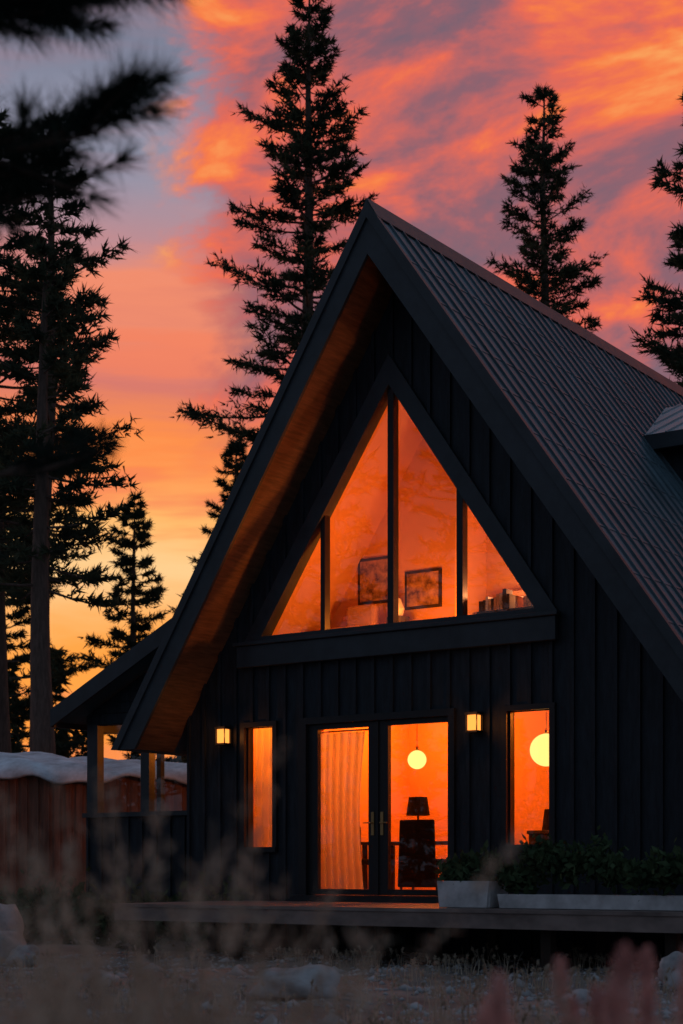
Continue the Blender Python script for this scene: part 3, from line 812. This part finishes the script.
def MIX(f, a, b, bt='MIX'):
    n = N.new('ShaderNodeMix'); n.data_type = 'RGBA'; n.blend_type = bt
    if isinstance(f, (int, float)): n.inputs[0].default_value = f
    else: L.new(f, n.inputs[0])
    for k, v in ((6, a), (7, b)):
        if isinstance(v, tuple): n.inputs[k].default_value = (*v, 1)
        else: L.new(v, n.inputs[k])
    return n.outputs[2]
def NOISE(vec, scale, detail=6, rough=.55, dist=0.0):
    n = N.new('ShaderNodeTexNoise'); L.new(vec, n.inputs['Vector']); n.inputs['Scale'].default_value = scale
    n.inputs['Detail'].default_value = detail; n.inputs['Roughness'].default_value = rough; n.inputs['Distortion'].default_value = dist
    return n.outputs['Fac']
tc = N.new('ShaderNodeTexCoord'); sp = N.new('ShaderNodeSeparateXYZ'); L.new(tc.outputs['Generated'], sp.inputs[0])
az = M('MULTIPLY', M('ARCTAN2', sp.outputs[0], sp.outputs[1]), 57.2958)
el = M('MULTIPLY', M('ARCSINE', sp.outputs[2]), 57.2958)
def VEC(a, b, c=0.0):
    n = N.new('ShaderNodeCombineXYZ'); L.new(a, n.inputs[0]); L.new(b, n.inputs[1]); n.inputs[2].default_value = c; return n.outputs[0]
v1 = VEC(M('MULTIPLY', az, .11), M('SUBTRACT', M('MULTIPLY', el, .27), M('MULTIPLY', az, .035)), 5.3)
v2 = VEC(M('MULTIPLY', az, .05), M('MULTIPLY', el, .32), 9.1)
n1 = NOISE(v1, 1.0, 7, .60, .35)
n2 = NOISE(v2, 1.0, 5, .58, .2)
wel = M('ADD', el, M('MULTIPLY', M('SUBTRACT', n2, .5), 8.0))
base = RAMP(M('DIVIDE', wel, 60.0), [
    (0.0, (1.0, .20, .03)), (.12, (1.0, .34, .05)), (.17, (1.0, .62, .28)), (.20, (1.0, .48, .14)), (.235, (1.0, .26, .06)), (.275, (.68, .18, .15)),
    (.315, (.92, .27, .15)), (.345, (.55, .26, .28)), (.385, (.29, .30, .40)), (.45, (.20, .22, .31)), (1.0, (.07, .09, .15))])
cloud = RAMP(n1, [(.34, (.16, .12, .17)), (.43, (.29, .12, .155)), (.49, (.54, .13, .13)), (.55, (.84, .145, .09)), (.60, (.98, .21, .06)), (.68, (1.0, .40, .11))])
cov = M('MULTIPLY', SS(M('ADD', az, M('MULTIPLY', M('SUBTRACT', n1, .5), 12.0)), -5.6, -3.6), SS(M('ADD', el, M('MULTIPLY', M('SUBTRACT', n2, .5), 8.0)), 12.0, 17.0))
st = M('MULTIPLY', M('MULTIPLY', SS(n2, .50, .60), .6), SS(el, 19.0, 22.0, 1.0, .15))
sky = MIX(st, base, (.92, .20, .10))
sky = MIX(cov, sky, cloud)
aaz = M('ABSOLUTE', az)
fa = SS(aaz, 28.0, 110.0, 1.0, .60)
fe = SS(el, 32.0, 60.0, 1.0, .68)
fac = M('MULTIPLY', fa, fe)
cool = MIX(SS(aaz, 35, 90), sky, (.21, .27, .38))
cool = MIX(SS(el, 30, 48), cool, (.19, .27, .38))
vm = N.new('ShaderNodeVectorMath'); vm.operation = 'SCALE'; L.new(cool, vm.inputs[0]); L.new(fac, vm.inputs['Scale'])
bg = N.new('ShaderNodeBackground'); L.new(vm.outputs[0], bg.inputs[0]); bg.inputs[1].default_value = .95
ns = N.new('ShaderNodeTexSky'); ns.sky_type = 'NISHITA'; ns.sun_disc = False; ns.sun_elevation = math.radians(2.5); ns.sun_rotation = math.radians(-6)
bg2 = N.new('ShaderNodeBackground'); L.new(ns.outputs[0], bg2.inputs[0]); bg2.inputs[1].default_value = .006
ad = N.new('ShaderNodeAddShader'); L.new(bg.outputs[0], ad.inputs[0]); L.new(bg2.outputs[0], ad.inputs[1])
wo = N.new('ShaderNodeOutputWorld'); L.new(ad.outputs[0], wo.inputs[0])
wd.cycles.sampling_method = 'MANUAL'; wd.cycles.sample_map_resolution = 512

sl = bpy.data.lights.new('sun', 'SUN'); sl.energy = .4; sl.angle = math.radians(4); sl.color = (1, .40, .14)
so = bpy.data.objects.new('sun', sl); COL.objects.link(so)
sd = Vector((math.sin(math.radians(-6)), math.cos(math.radians(-6)), math.tan(math.radians(2.5))))
so.rotation_euler = sd.to_track_quat('Z', 'Y').to_euler()

# ------------------------------------------------------------------ camera
cam = bpy.data.cameras.new('camera'); co = bpy.data.objects.new('camera', cam); COL.objects.link(co)
co.location = (0, 0, CAMZ); co.rotation_euler = (math.radians(90), 0, 0)
cam.sensor_fit = 'VERTICAL'; cam.sensor_height = 36; cam.sensor_width = 24
cam.lens = 1635 / 1024 * 36
cam.shift_y = (870 - 512) / 1024
cam.clip_start = .05; cam.clip_end = 2000
cam.dof.use_dof = True; cam.dof.focus_distance = 22; cam.dof.aperture_fstop = 1.9
sc.camera = co
sc.view_settings.view_transform = 'Standard'; sc.view_settings.look = 'None'; sc.view_settings.exposure = 0
